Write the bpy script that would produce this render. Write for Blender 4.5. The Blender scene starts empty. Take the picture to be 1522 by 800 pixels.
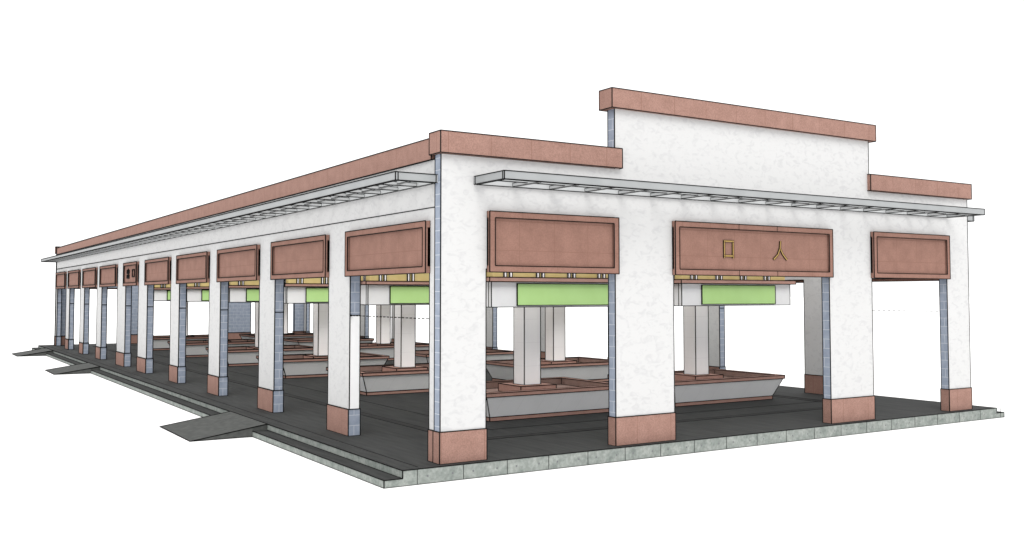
import bpy, math, random
from mathutils import Vector
random.seed(3)
sc=bpy.context.scene
sc.view_settings.view_transform='Standard'
sc.view_settings.look='None'
sc.view_settings.exposure=0

# ---------------------------------------------------------------- materials
def new_mat(name):
    m=bpy.data.materials.new(name); m.use_nodes=True
    nt=m.node_tree; b=nt.nodes['Principled BSDF']
    b.inputs['Roughness'].default_value=0.85
    b.inputs['Specular IOR Level'].default_value=0.15
    return m,nt,b
def N(nt,t,**k):
    n=nt.nodes.new(t)
    for a,v in k.items():
        if a in n.inputs: n.inputs[a].default_value=v
        else: setattr(n,a,v)
    return n
def wall_coord(nt):
    """(x+y, z) position so joints run correctly on every axis-aligned face"""
    tc=N(nt,'ShaderNodeTexCoord'); s=N(nt,'ShaderNodeSeparateXYZ')
    nt.links.new(tc.outputs['Object'],s.inputs[0])
    a=N(nt,'ShaderNodeMath',operation='ADD')
    nt.links.new(s.outputs[0],a.inputs[0]); nt.links.new(s.outputs[1],a.inputs[1])
    c=N(nt,'ShaderNodeCombineXYZ')
    nt.links.new(a.outputs[0],c.inputs[0]); nt.links.new(s.outputs[2],c.inputs[1])
    return tc,c
def mottled(name,c1,c2,scale=3.0,detail=6,stretch=(1,1,1),joint=None,jcol=(0,0,0,1),msize=0.01,speck=None,rough=0.85,bump=0.0,dist=0.0,lo=0.3,hi=0.7):
    m,nt,b=new_mat(name)
    b.inputs['Roughness'].default_value=rough
    tc,wc=wall_coord(nt)
    mp=N(nt,'ShaderNodeMapping'); mp.inputs['Scale'].default_value=stretch
    nt.links.new(tc.outputs['Object'],mp.inputs[0])
    n=N(nt,'ShaderNodeTexNoise',Scale=scale,Detail=detail,Distortion=dist)
    nt.links.new(mp.outputs[0],n.inputs['Vector'])
    r=N(nt,'ShaderNodeValToRGB')
    r.color_ramp.elements[0].position=lo; r.color_ramp.elements[1].position=hi
    r.color_ramp.elements[0].color=(*c1,1); r.color_ramp.elements[1].color=(*c2,1)
    nt.links.new(n.outputs['Fac'],r.inputs[0])
    out=r.outputs[0]
    if speck:
        n2=N(nt,'ShaderNodeTexNoise',Scale=speck[0],Detail=3)
        nt.links.new(tc.outputs['Object'],n2.inputs['Vector'])
        r2=N(nt,'ShaderNodeValToRGB')
        r2.color_ramp.elements[0].position=0.35; r2.color_ramp.elements[1].position=0.65
        r2.color_ramp.elements[0].color=(1-speck[1],)*3+(1,); r2.color_ramp.elements[1].color=(1,1,1,1)
        nt.links.new(n2.outputs['Fac'],r2.inputs[0])
        mx=N(nt,'ShaderNodeMix',data_type='RGBA',blend_type='MULTIPLY'); mx.inputs[0].default_value=1
        nt.links.new(out,mx.inputs[6]); nt.links.new(r2.outputs[0],mx.inputs[7]); out=mx.outputs[2]
    if joint:
        br=N(nt,'ShaderNodeTexBrick',offset=joint[2])
        br.inputs['Scale'].default_value=1; br.inputs['Brick Width'].default_value=joint[0]
        br.inputs['Row Height'].default_value=joint[1]; br.inputs['Mortar Size'].default_value=msize
        br.inputs['Mortar Smooth'].default_value=0.2
        nt.links.new(wc.outputs[0],br.inputs['Vector'])
        mx=N(nt,'ShaderNodeMix',data_type='RGBA')
        nt.links.new(br.outputs['Fac'],mx.inputs[0]); nt.links.new(out,mx.inputs[6])
        mx.inputs[7].default_value=jcol; out=mx.outputs[2]
    nt.links.new(out,b.inputs['Base Color'])
    if bump:
        bp=N(nt,'ShaderNodeBump',Strength=bump,Distance=0.02)
        nt.links.new(n.outputs['Fac'],bp.inputs['Height']); nt.links.new(bp.outputs[0],b.inputs['Normal'])
    return m
def flat(name,c,rough=0.8):
    m,nt,b=new_mat(name); b.inputs['Base Color'].default_value=(*c,1); b.inputs['Roughness'].default_value=rough
    return m

PLASTER=mottled('textured_plaster',(0.465,0.465,0.47),(0.52,0.52,0.52),scale=5,detail=8,stretch=(1,1,1.7),dist=1.2,bump=0.08,lo=.33,hi=.50)
INWHITE=mottled('white_tile',(0.90,0.90,0.90),(0.93,0.93,0.93),scale=2.5,joint=(0.6,0.6,0.0),jcol=(0.84,0.84,0.84,1),msize=0.006)
TRIMWHITE=mottled('white_sign_casing',(0.80,0.80,0.80),(0.84,0.84,0.84),scale=2.5)
GRANITE=mottled('pink_granite',(0.285,0.165,0.133),(0.335,0.198,0.162),scale=4,speck=(45,0.22),joint=(0.9,3.0,0.0),jcol=(0.2,0.105,0.08,1),msize=0.006)
GRPANEL=mottled('brown_granite_panel',(0.235,0.128,0.100),(0.28,0.155,0.122),scale=3,speck=(45,0.15),joint=(0.8,0.55,0.0),jcol=(0.2,0.105,0.08,1),msize=0.006)
GRSTALL=mottled('pink_granite_rim',(0.42,0.245,0.20),(0.48,0.285,0.235),scale=4,speck=(45,0.18))
GRIN=mottled('brown_granite_tray',(0.30,0.20,0.17),(0.36,0.25,0.215),scale=4,speck=(45,0.18))
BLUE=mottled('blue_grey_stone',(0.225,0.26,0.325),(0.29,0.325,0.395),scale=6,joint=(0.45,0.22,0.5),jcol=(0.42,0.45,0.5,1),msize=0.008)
DARK=mottled('dark_floor_paving',(0.024,0.025,0.025),(0.042,0.043,0.042),scale=2.2,detail=8,stretch=(4,0.35,1))
DARK2=mottled('dark_channel_cover',(0.018,0.018,0.018),(0.028,0.028,0.028),scale=4)
RAMP=mottled('ramp_asphalt',(0.055,0.058,0.056),(0.085,0.088,0.084),scale=7,detail=8)
CONC=mottled('cast_concrete',(0.19,0.215,0.20),(0.31,0.33,0.31),scale=4.5,detail=10,speck=(18,0.2),bump=0.3)
STEEL=mottled('grey_painted_steel',(0.27,0.28,0.285),(0.31,0.32,0.325),scale=2,rough=0.5)
STEELU=mottled('light_steel_rail',(0.36,0.37,0.375),(0.42,0.43,0.435),scale=2,rough=0.6)
STEELD=flat('dark_grey_steel',(0.14,0.145,0.15),0.5)
GREEN=mottled('green_sign_panel',(0.46,0.70,0.27),(0.49,0.74,0.30),scale=2)
YELLOW=mottled('ochre_panel',(0.50,0.41,0.17),(0.60,0.50,0.24),scale=2)
GOLD=flat('gold_letter',(0.34,0.22,0.07),0.4)
LINE=flat('black_linework',(0.004,0.004,0.004),1.0)  # drawn black linework, modelled as thin strips along the edges
GROUND=mottled('pale_ground',(0.93,0.93,0.93),(0.96,0.96,0.96),scale=0.3)
gm=bpy.data.materials.new('light_passing_roof_sheet'); gm.use_nodes=True  # invented clear sheet, so the unseen roof does not dim the interior
gn=gm.node_tree; gn.nodes.clear()
o=gn.nodes.new('ShaderNodeOutputMaterial'); t=gn.nodes.new('ShaderNodeBsdfTransparent'); t.inputs[0].default_value=(0.99,0.99,0.99,1)
gn.links.new(t.outputs[0],o.inputs[0]); LIGHTPASS=gm

# ---------------------------------------------------------------- builder
def lw(y): return 0.0165+0.00055*max(0,y)
class Part:
    def __init__(s,name,parent=None,origin=(0,0,0)):
        s.name=name;s.parent=parent;s.o=Vector(origin);s.v=[];s.f=[];s.m=[];s.mats=[]
    def mi(s,mat):
        if mat not in s.mats: s.mats.append(mat)
        return s.mats.index(mat)
    def face(s,pts,mat):
        b=len(s.v); s.v+= [Vector(p)-s.o for p in pts]; s.f.append(list(range(b,b+len(pts)))); s.m.append(s.mi(mat))
    def hexa(s,P,mat,mats=None,lines=True):
        F={'-z':(0,3,2,1),'+z':(4,5,6,7),'-y':(0,1,5,4),'+x':(1,2,6,5),'+y':(2,3,7,6),'-x':(3,0,4,7)}
        b=len(s.v); s.v+=[Vector(p)-s.o for p in P]
        for k,f in F.items():
            mm=(mats or {}).get(k,mat)
            if mm is None: continue
            s.f.append([b+i for i in f]); s.m.append(s.mi(mm))
        if lines:
            for a,c in ((0,1),(1,2),(2,3),(3,0),(4,5),(5,6),(6,7),(7,4),(0,4),(1,5),(2,6),(3,7)):
                s.line(P[a],P[c],None if lines is True else lines)
    def box(s,x0,x1,y0,y1,z0,z1,mat,mats=None,lines=True):
        x0,x1=sorted((x0,x1));y0,y1=sorted((y0,y1));z0,z1=sorted((z0,z1))
        s.hexa([(x0,y0,z0),(x1,y0,z0),(x1,y1,z0),(x0,y1,z0),(x0,y0,z1),(x1,y0,z1),(x1,y1,z1),(x0,y1,z1)],mat,mats,lines)
    def line(s,a,b,w=None,mat=None):
        a=Vector(a);b=Vector(b);L=(b-a).length
        if L<1e-4:return
        n=max(1,int(L/6)); d=(b-a).normalized()
        up=Vector((0,0,1)) if abs(d.z)<0.9 else Vector((1,0,0))
        u=d.cross(up).normalized(); v=d.cross(u).normalized()
        rings=[]
        for i in range(n+1):
            p=a.lerp(b,i/n); h=(w or lw(p.y))/2
            base=len(s.v)
            for q in (u*h+v*h,v*h-u*h,-u*h-v*h,u*h-v*h): s.v.append(p+q-s.o)
            rings.append(base)
        mi=s.mi(mat or LINE)
        for i in range(n):
            A,B=rings[i],rings[i+1]
            for k in range(4):
                s.f.append([A+k,A+(k+1)%4,B+(k+1)%4,B+k]); s.m.append(mi)
        A=rings[0];B=rings[-1]
        s.f.append([A+3,A+2,A+1,A]); s.m.append(mi); s.f.append([B,B+1,B+2,B+3]); s.m.append(mi)
    def rect(s,pts,w=None):
        for i in range(len(pts)): s.line(pts[i],pts[(i+1)%len(pts)],w)
    def done(s):
        me=bpy.data.meshes.new(s.name); me.from_pydata([tuple(v) for v in s.v],[],s.f)
        for m in s.mats: me.materials.append(m)
        me.polygons.foreach_set('material_index',s.m); me.update()
        ob=bpy.data.objects.new(s.name,me); ob.location=s.o
        sc.collection.objects.link(ob)
        if s.parent: ob.parent=s.parent
        return ob
def empty(name,loc=(0,0,0)):
    e=bpy.data.objects.new(name,None); e.location=loc; e.empty_display_size=0.5; sc.collection.objects.link(e); return e

W=15.93; L=49.5
hall=empty('market_hall')

# facade-local coordinates: (u along, d outward, z)
FR=dict(m=lambda u,d,z:(u,-d,z), out='-y', inn='+y', lo='-x', hi='+x')
BK=dict(m=lambda u,d,z:(u,L+d,z), out='+y', inn='-y', lo='-x', hi='+x')
LF=dict(m=lambda u,d,z:(0.015-d,u,z), out='-x', inn='+x', lo='-y', hi='+y')
RT=dict(m=lambda u,d,z:(W-0.015+d,u,z), out='+x', inn='-x', lo='-y', hi='+y')
def fbox(P,F,u0,u1,d0,d1,z0,z1,mat,mm=None,lines=True):
    a=F['m'](u0,d0,z0);b=F['m'](u1,d1,z1)
    mats={F[k] if k in F else k:v for k,v in (mm or {}).items()}
    P.box(a[0],b[0],a[1],b[1],a[2],b[2],mat,mats,lines)
def fline(P,F,a,b,w=None): P.line(F['m'](*a),F['m'](*b),w)

BASE=0.57; OPEN=3.5
# ---------------- end facades
def end_facade(F,name):
    P=Part(name,hall); T=0.22
    piers=[(0,0.95),(3.98,5.53),(10.40,11.95),(14.98,W)]
    for a,b in piers:
        fbox(P,F,a-0.015,b+0.015,0.015,-T-0.015,0,BASE,GRANITE)
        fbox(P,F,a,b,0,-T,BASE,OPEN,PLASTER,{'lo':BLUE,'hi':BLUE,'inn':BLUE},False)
        for u in (a,b):
            for d in (0,-T): fline(P,F,(u,d,BASE),(u,d,OPEN))
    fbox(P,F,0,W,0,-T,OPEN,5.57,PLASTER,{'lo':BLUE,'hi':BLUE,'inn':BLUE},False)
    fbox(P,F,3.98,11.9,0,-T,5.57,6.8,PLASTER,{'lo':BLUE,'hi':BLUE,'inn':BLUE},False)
    for u in (0,W):
        for d in (0,-T): fline(P,F,(u,d,OPEN),(u,d,5.57))
    for u in (3.98,11.9):
        for d in (0,-T): fline(P,F,(u,d,5.57),(u,d,6.8))
    for (a,b) in ((0.95,3.98),(5.53,10.4),(11.95,14.98)):
        for d in (0,-T): fline(P,F,(a,d,OPEN),(b,d,OPEN))
    P.done()
    C=Part(name+'_cornice',hall)
    fbox(C,F,-0.06,4.1,0.1,-0.34,5.58,5.98,GRANITE)
    fbox(C,F,11.84,W+0.06,0.1,-0.34,5.58,5.98,GRANITE)
    fbox(C,F,3.84,12.06,0.102,-0.32,6.8,7.2,GRANITE)
    C.done()
def sign_panel(P,F,a,b,z0,z1,fw=0.12):
    D=0.1
    fbox(P,F,a,b,0.002,0.055,z0+fw,z1-fw,GRPANEL,None,False)
    fbox(P,F,a,b,0.002,D,z0,z0+fw,GRPANEL,None,False)
    fbox(P,F,a,b,0.002,D,z1-fw,z1,GRPANEL,None,False)
    fbox(P,F,a,a+fw,0.002,D,z0+fw,z1-fw,GRPANEL,None,False)
    fbox(P,F,b-fw,b,0.002,D,z0+fw,z1-fw,GRPANEL,None,False)
    def R(u0,u1,w0,w1,d,w=None):
        P.rect([F['m'](u0,d,w0),F['m'](u1,d,w0),F['m'](u1,d,w1),F['m'](u0,d,w1)],w)
    R(a,b,z0,z1,D); R(a,b,z0,z1,0.004,0.008)
    R(a+fw,b-fw,z0+fw,z1-fw,D); R(a+fw,b-fw,z0+fw,z1-fw,0.057,0.008)
def stroke(P,F,pts,w,d0,d1,mat,outline=True):
    for i in range(len(pts)-1):
        a=Vector(pts[i]);b=Vector(pts[i+1]);t=(b-a).normalized();n=Vector((-t.y,t.x))*w/2
        q=[a-n,b-n,b+n,a+n]
        bot=[F['m'](p.x,d0,p.y) for p in q]; top=[F['m'](p.x,d1,p.y) for p in q]
        P.face(top,mat)
        for k in range(4): P.face([bot[k],bot[(k+1)%4],top[(k+1)%4],top[k]],LINE)
        if outline:
            P.line(top[0],top[1],0.007); P.line(top[2],top[3],0.007)
    
end_facade(FR,'front_wall'); end_facade(BK,'rear_wall')
for F,nm in ((FR,'front_sign_panels'),(BK,'rear_sign_panels')):
    P=Part(nm,hall)
    for a,b in ((0.97,4.0),(5.5,10.42),(11.92,14.98)): sign_panel(P,F,a,b,3.44,4.57)
    for u in (7.35,8.55):
        for (za,zb) in ((4.45,4.57),(3.44,3.56)): fline(P,F,(u,0.1,za),(u,0.1,zb),0.01)
    P.done()
P=Part('entrance_lettering',hall)
c=7.06; z=4.02; sw=0.04
stroke(P,FR,[(c-0.13,z-0.2),(c-0.13,z+0.17)],sw,0.05,0.08,GOLD)
stroke(P,FR,[(c+0.13,z-0.2),(c+0.13,z+0.17)],sw,0.05,0.08,GOLD)
stroke(P,FR,[(c-0.15,z+0.17),(c+0.15,z+0.17)],sw,0.05,0.082,GOLD)
stroke(P,FR,[(c-0.15,z-0.15),(c+0.15,z-0.15)],sw,0.05,0.082,GOLD)
c=8.66
stroke(P,FR,[(c+0.02,z+0.22),(c+0.0,z+0.06),(c-0.07,z-0.09),(c-0.21,z-0.2)],sw,0.05,0.08,GOLD)
stroke(P,FR,[(c+0.0,z+0.06),(c+0.09,z-0.08),(c+0.22,z-0.2)],sw,0.05,0.082,GOLD)
P.done()

# ---------------- side facades
side_piers=[(0.22,0.45),(4.15,5.37),(9.07,10.32),(14.05,15.27),(19.07,20.3),(24.1,25.72),(28.32,30.1),(33.95,35.2),(38.95,40.2),(43.95,45.2),(48.85,L-0.22)]
def side_wall(F,name):
    P=Part(name,hall); T=0.235
    for i,(a,b) in enumerate(side_piers):
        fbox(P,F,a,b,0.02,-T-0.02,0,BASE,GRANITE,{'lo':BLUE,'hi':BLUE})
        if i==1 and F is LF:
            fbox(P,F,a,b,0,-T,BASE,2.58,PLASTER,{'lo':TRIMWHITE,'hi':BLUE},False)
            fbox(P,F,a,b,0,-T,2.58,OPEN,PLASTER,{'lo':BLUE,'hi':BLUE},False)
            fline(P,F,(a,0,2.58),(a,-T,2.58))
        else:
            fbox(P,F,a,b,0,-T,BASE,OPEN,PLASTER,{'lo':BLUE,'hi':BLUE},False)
            if i: fline(P,F,(a,0,2.58),(a,-T,2.58))
        for u in (a,b):
            if i==0 and u==a: continue
            for d in (0,-T): fline(P,F,(u,d,BASE),(u,d,OPEN))
    fbox(P,F,0.22,L-0.22,0,-T,OPEN,5.5,PLASTER,None,False)
    fline(P,F,(0.22,0,4.62),(L-0.22,0,4.62))
    fline(P,F,(0.22,0,5.5),(L-0.22,0,5.5))
    for i in range(len(side_piers)-1):
        a=side_piers[i][1]; b=side_piers[i+1][0]
        for d in (0,-T): fline(P,F,(a,d,OPEN),(b,d,OPEN))
    P.done()
    C=Part(name+'_cornice',hall)
    fbox(C,F,0.34,L-0.34,0.035,-0.3,5.5,5.9,GRANITE)
    C.done()
    S=Part(name+'_sign_panels',hall)
    for i in range(len(side_piers)-1):
        a=side_piers[i][1]-0.02; b=side_piers[i+1][0]+0.05
        sign_panel(S,F,a,b,3.42,4.38)
    S.done()
side_wall(LF,'left_wall'); side_wall(RT,'right_wall')
P=Part('side_entrance_lettering',hall)
for c in (26.45,27.5):
    z=3.92
    if c<27:
        stroke(P,LF,[(c-0.2,z-0.15),(c-0.2,z+0.17)],0.07,0.05,0.09,LINE,False)
        stroke(P,LF,[(c+0.2,z-0.15),(c+0.2,z+0.17)],0.07,0.05,0.09,LINE,False)
        stroke(P,LF,[(c-0.22,z+0.15),(c+0.22,z+0.15)],0.05,0.05,0.092,LINE,False)
        stroke(P,LF,[(c-0.22,z-0.13),(c+0.22,z-0.13)],0.05,0.05,0.092,LINE,False)
    else:
        stroke(P,LF,[(c,z-0.2),(c,z+0.22)],0.07,0.05,0.09,LINE,False)
        for zz in (-.18,0.02):
            stroke(P,LF,[(c-0.22,z+zz+.15),(c-0.22,z+zz),(c+0.22,z+zz),(c+0.22,z+zz+.15)],0.05,0.05,0.092,LINE,False)
P.done()

# ---------------- awning frames
def awning(F,name,a,b,p):
    P=Part(name,hall); z0,z1=5.05,5.20
    fbox(P,F,a,b,p-0.05,p,z0,z1,STEEL)
    fbox(P,F,a,b,0.003,0.05,z0,z1,STEELU,None,0.01)
    fbox(P,F,a,a+0.06,0.05,p-0.05,z0+.002,z1-.002,STEEL)
    fbox(P,F,b-0.06,b,0.05,p-0.05,z0+.002,z1-.002,STEEL)
    for k in (0.5,):
        fbox(P,F,a+0.06,b-0.06,p*k-0.03,p*k+0.03,z0+0.03,z0+0.09,STEELU,None,0.01)
    n=int((b-a)/0.8)
    for i in range(1,n):
        u=a+(b-a)*i/n
        fbox(P,F,u-0.03,u+0.03,0.05,p-0.05,z0+0.005,z0+0.07,STEELU,None,0.01)
    P.done()
awning(FR,'front_awning',0.69,15.02,1.06)
awning(BK,'rear_awning',0.69,15.02,1.06)
awning(LF,'left_awning',0.12,L-0.2,0.86)
awning(RT,'right_awning',0.34,L-0.2,0.86)

# ---------------- unseen flat roof behind the parapets, made clear to let daylight inside
P=Part('unseen_clear_roof',hall)
P.face([(0.3,0.3,5.3),(W-0.3,0.3,5.3),(W-0.3,L-0.3,5.3),(0.3,L-0.3,5.3)],LIGHTPASS)
P.done()
P=Part('roof_beams',hall)
y=4.7
while y<L-1:
    P.box(0.26,W-0.26,y-0.06,y+0.06,5.0,5.25,INWHITE,None,False); y+=5
for x in (5.65,11.55): P.box(x-0.06,x+0.06,0.3,L-0.3,4.75,4.99,INWHITE,None,False)
P.done()

# ---------------- plinth with steps
P=Part('stepped_plinth',hall)
Y0,Y1=-0.2,L+0.4
P.box(-0.83,16.76,Y0,Y1,-0.135,0,CONC,{'+z':DARK,'-z':None},False)
P.box(-1.18,17.1,Y0,Y1,-0.32,-0.135,CONC,{'+z':DARK,'-z':None},False)
for y in (Y0,Y1):
    P.line((-0.83,y,0),(16.76,y,0)); P.line((-1.18,y,-0.27),(17.1,y,-0.27))
    for x,s in ((-0.83,-1.18),(16.76,17.1)):
        P.line((x,y,0),(x,y,-0.135)); P.line((x,y,-0.135),(s,y,-0.135)); P.line((s,y,-0.135),(s,y,-0.27))
for x in (-0.83,16.76): P.line((x,Y0,0),(x,Y1,0)); P.line((x,Y0,-0.135),(x,Y1,-0.135))
for x in (-1.18,17.1): P.line((x,Y0,-0.135),(x,Y1,-0.135)); P.line((x,Y0,-0.27),(x,Y1,-0.27))
x=-0.55
while x<17:
    P.line((x,Y0,-0.01),(x,Y0,-0.265),0.009)
    for dx in (0.2,0.7):
        c=(x+dx,-0.135)
        if c[0]<16.9:
            P.face([(c[0]+0.02*math.cos(k*math.pi/4),Y0-0.003,c[1]+0.02*math.sin(k*math.pi/4)) for k in range(8)],STEELD)
    x+=0.92
for (a,b,c,d) in ((1.75,1.98,2.35,L-2.4),(W-1.98,W-1.75,2.35,L-2.4)):
    P.box(a,b,c,d,0.001,0.005,DARK2,{'-z':None},False)
    for xx in (a,b): P.line((xx,c,0.002),(xx,d,0.002),0.012)
for (c,d) in ((2.12,2.35),(L-2.63,L-2.4)):
    P.box(1.75,W-1.75,c,d,0.001,0.005,DARK2,{'-z':None},False)
    for yy in (c,d): P.line((1.75,yy,0.002),(W-1.75,yy,0.002),0.012)
P.line((-0.45,-0.02,0.001),(-0.45,L,0.001),0.01)
P.line((3.1,3.4,0.001),(14.3,3.4,0.001),0.012); P.line((3.1,3.4,0.001),(3.1,L-2.6,0.001),0.012); P.line((14.3,3.4,0.001),(14.3,L-2.6,0.001),0.012)
P.done()

# ---------------- ramps
for ya,yb in ((7.0,9.95),(29.0,31.9),(43.4,46.3)):
    P=Part('access_ramp',None,(-0.83,ya,-0.27))
    xa,xb=-2.6,-0.832; g=-0.32
    P.hexa([(xa,ya,g),(xb,ya,g),(xb,yb,g),(xa,yb,g),(xa,ya,-0.265),(xb,ya,0.004),(xb,yb,0.004),(xa,yb,-0.265)],RAMP,{'-z':None},False)
    P.rect([(xa,ya,-0.262),(xb,ya,0.004),(xb,yb,0.004),(xa,yb,-0.262)])
    P.line((xa,ya,-0.265),(-1.18,ya,-0.265))
    P.done()

# ---------------- interior columns, stalls, canopies
YS=[4.6+7.2*k for k in range(6)]
for row,(rx0,rx1,bx0,bx1,cx) in enumerate(((3.55,7.8,3.78,8.03,5.65),(9.4,13.65,9.83,14.08,11.55))):
    for y0 in YS:
        cy=y0+1.2
        P=Part('interior_column',hall,(cx,cy,0))
        P.box(cx-.25,cx+.25,cy-.25,cy+.25,0,4.74,INWHITE)
        P.done()
        ra,rb=y0-0.25,y0+2.62
        P=Part('market_stall',None,((rx0+rx1)/2,cy,0))
        i=0.25
        A=[(rx0+i,ra+i),(rx1-i,ra+i),(rx1-i,rb-i),(rx0+i,rb-i)]
        i2=0.03
        B=[(rx0+i2,ra+i2),(rx1-i2,ra+i2),(rx1-i2,rb-i2),(rx0+i2,rb-i2)]
        P.box(A[0][0],A[1][0],A[0][1],A[2][1],0.002,0.10,GRSTALL,{'-z':None,'+z':None})
        P.hexa([(*p,0.10) for p in A]+[(*p,0.605) for p in B],INWHITE,{'-z':None,'+z':None})
        rw=0.20; zt=0.70; zi=0.52; zb=.605
        O=[(rx0,ra),(rx1,ra),(rx1,rb),(rx0,rb)]
        I=[(rx0+rw,ra+rw),(rx1-rw,ra+rw),(rx1-rw,rb-rw),(rx0+rw,rb-rw)]
        for k in range(4):
            n=(k+1)%4
            P.face([(*O[k],zb),(*O[n],zb),(*O[n],zt),(*O[k],zt)],GRSTALL)
            P.face([(*O[k],zt),(*O[n],zt),(*I[n],zt),(*I[k],zt)],GRSTALL)
            P.face([(*I[n],zi),(*I[k],zi),(*I[k],zt),(*I[n],zt)],GRIN)
            P.face([(*O[n],zb),(*O[k],zb),(*B[k],zb),(*B[n],zb)],GRSTALL)
            P.line((*O[k],zb),(*O[n],zb)); P.line((*O[k],zt),(*O[n],zt)); P.line((*I[k],zt),(*I[n],zt)); P.line((*O[k],zb),(*O[k],zt))
            P.line((*I[k],zi),(*I[n],zi)); P.line((*I[k],zi),(*I[k],zt))
        P.face([(*p,zi) for p in I],GRIN)
        h=0.54
        P.box(cx-h,cx-.255,cy-h,cy+h,zi,zt+.02,GRSTALL,None,False)
        P.box(cx+.255,cx+h,cy-h,cy+h,zi,zt+.02,GRSTALL,None,False)
        P.box(cx-.255,cx+.255,cy-h,cy-.255,zi,zt+.02,GRSTALL,None,False)
        P.box(cx-.255,cx+.255,cy+.255,cy+h,zi,zt+.02,GRSTALL,None,False)
        for q,zz in ((h,zt+.02),(h,zi),(.27,zt+.02)):
            P.rect([(cx-q,cy-q,zz),(cx+q,cy-q,zz),(cx+q,cy+q,zz),(cx-q,cy+q,zz)])
        for sx in (-h,h):
            for sy in (-h,h): P.line((cx+sx,cy+sy,zi),(cx+sx,cy+sy,zt+.02))
        P.done()
        e=empty('stall_canopy',((bx0+bx1)/2,cy,2.73))
        ya,yb=y0-0.1,y0+2.5
        inv=e.location.copy()
        def ring(P,x0,x1,y0_,y1_,z0,z1,t,mat,ln=True):
            P.box(x0,x1,y0_,y0_+t,z0,z1,mat,None,ln); P.box(x0,x1,y1_-t,y1_,z0,z1,mat,None,ln)
            P.box(x0,x0+t,y0_+t,y1_-t,z0,z1,mat,None,ln); P.box(x1-t,x1,y0_+t,y1_-t,z0,z1,mat,None,ln)
        def sub(nm): return Part(nm,e,inv)
        def fin(q):
            ob=q.done(); ob.location=(0,0,0)
        q=sub('fascia'); ring(q,bx0,bx1,ya,yb,2.73,3.34,0.12,TRIMWHITE); fin(q)
        q=sub('trim'); ring(q,bx0-.12,bx1+.12,ya-.12,yb+.12,3.342,3.45,0.3,GRSTALL); fin(q)
        q=sub('ochre_clerestory'); ring(q,bx0+.1,bx1-.1,ya+.1,yb-.1,3.452,4.0,0.06,YELLOW,False)
        xx=bx0+0.4
        while xx<bx1-0.2:
            for w in (0,0.16): q.box(xx+w,xx+w+0.07,ya+0.06,ya+0.098,3.453,4.0,INWHITE)
            xx+=0.95
        yy=ya+0.4
        while yy<yb-0.2:
            q.box(bx0+0.06,bx0+0.098,yy,yy+0.07,3.453,4.0,INWHITE); yy+=0.9
        fin(q)
        q=sub('support_beams')
        q.box(bx0+.3,cx-.255,cy-.06,cy+.06,3.46,3.6,STEELD,None,False); q.box(cx+.255,bx1-.3,cy-.06,cy+.06,3.46,3.6,STEELD,None,False)
        q.box(cx-.06,cx+.06,ya+.3,cy-.255,3.46,3.6,STEELD,None,False); q.box(cx-.06,cx+.06,cy+.255,yb-.3,3.46,3.6,STEELD,None,False)
        fin(q)
        q=sub('green_sign_board'); q.box(bx0+.72,bx1-.65,ya-.03,ya-.002,2.77,3.3,GREEN)
        q.box(bx0+.72,bx1-.65,yb+.002,yb+.03,2.77,3.3,GREEN); fin(q)

# ---------------- dashed drawing guide lines over the first side bays, modelled as thin segments
for x in (0.02,W-0.1):
    P=Part('dashed_guide_line',hall); y=0.5
    while y<4.1:
        P.line((x,y,2.58),(x,y+0.09,2.58),0.018); y+=0.17
    P.box(x-.02,x+.02,4.1,4.145,2.56,2.60,LINE,None,False)
    P.done()

# ---------------- ground
P=Part('ground'); R=3000
P.face([(-R,-R,-0.27),(R,-R,-0.27),(R,R,-0.27),(-R,R,-0.27)],GROUND); P.done()

# ---------------- light
w=bpy.data.worlds.new('World'); sc.world=w; w.use_nodes=True
bg=w.node_tree.nodes['Background']; bg.inputs[0].default_value=(1,1,1,1); bg.inputs[1].default_value=1.35
sd=bpy.data.lights.new('sun','SUN'); sd.energy=2.0; sd.angle=math.radians(40); sd.color=(1,0.985,0.96)
so=bpy.data.objects.new('sun',sd); sc.collection.objects.link(so)
so.rotation_euler=Vector((0.50,0.85,-1.1)).to_track_quat('-Z','Y').to_euler()

# ---------------- camera
cd=bpy.data.cameras.new('camera'); cam=bpy.data.objects.new('camera',cd); sc.collection.objects.link(cam)
cd.sensor_width=36; cd.sensor_fit='HORIZONTAL'; cd.lens=36*1451/1522
cd.clip_end=8000; cd.clip_start=0.1
pitch=math.atan(66/1451); cd.shift_y=-26/1522
cam.location=(-8.289,-15.515,3.0)
yaw=math.radians(57.7)
cam.rotation_euler=(math.pi/2+pitch,0,yaw-math.pi/2)
sc.camera=cam
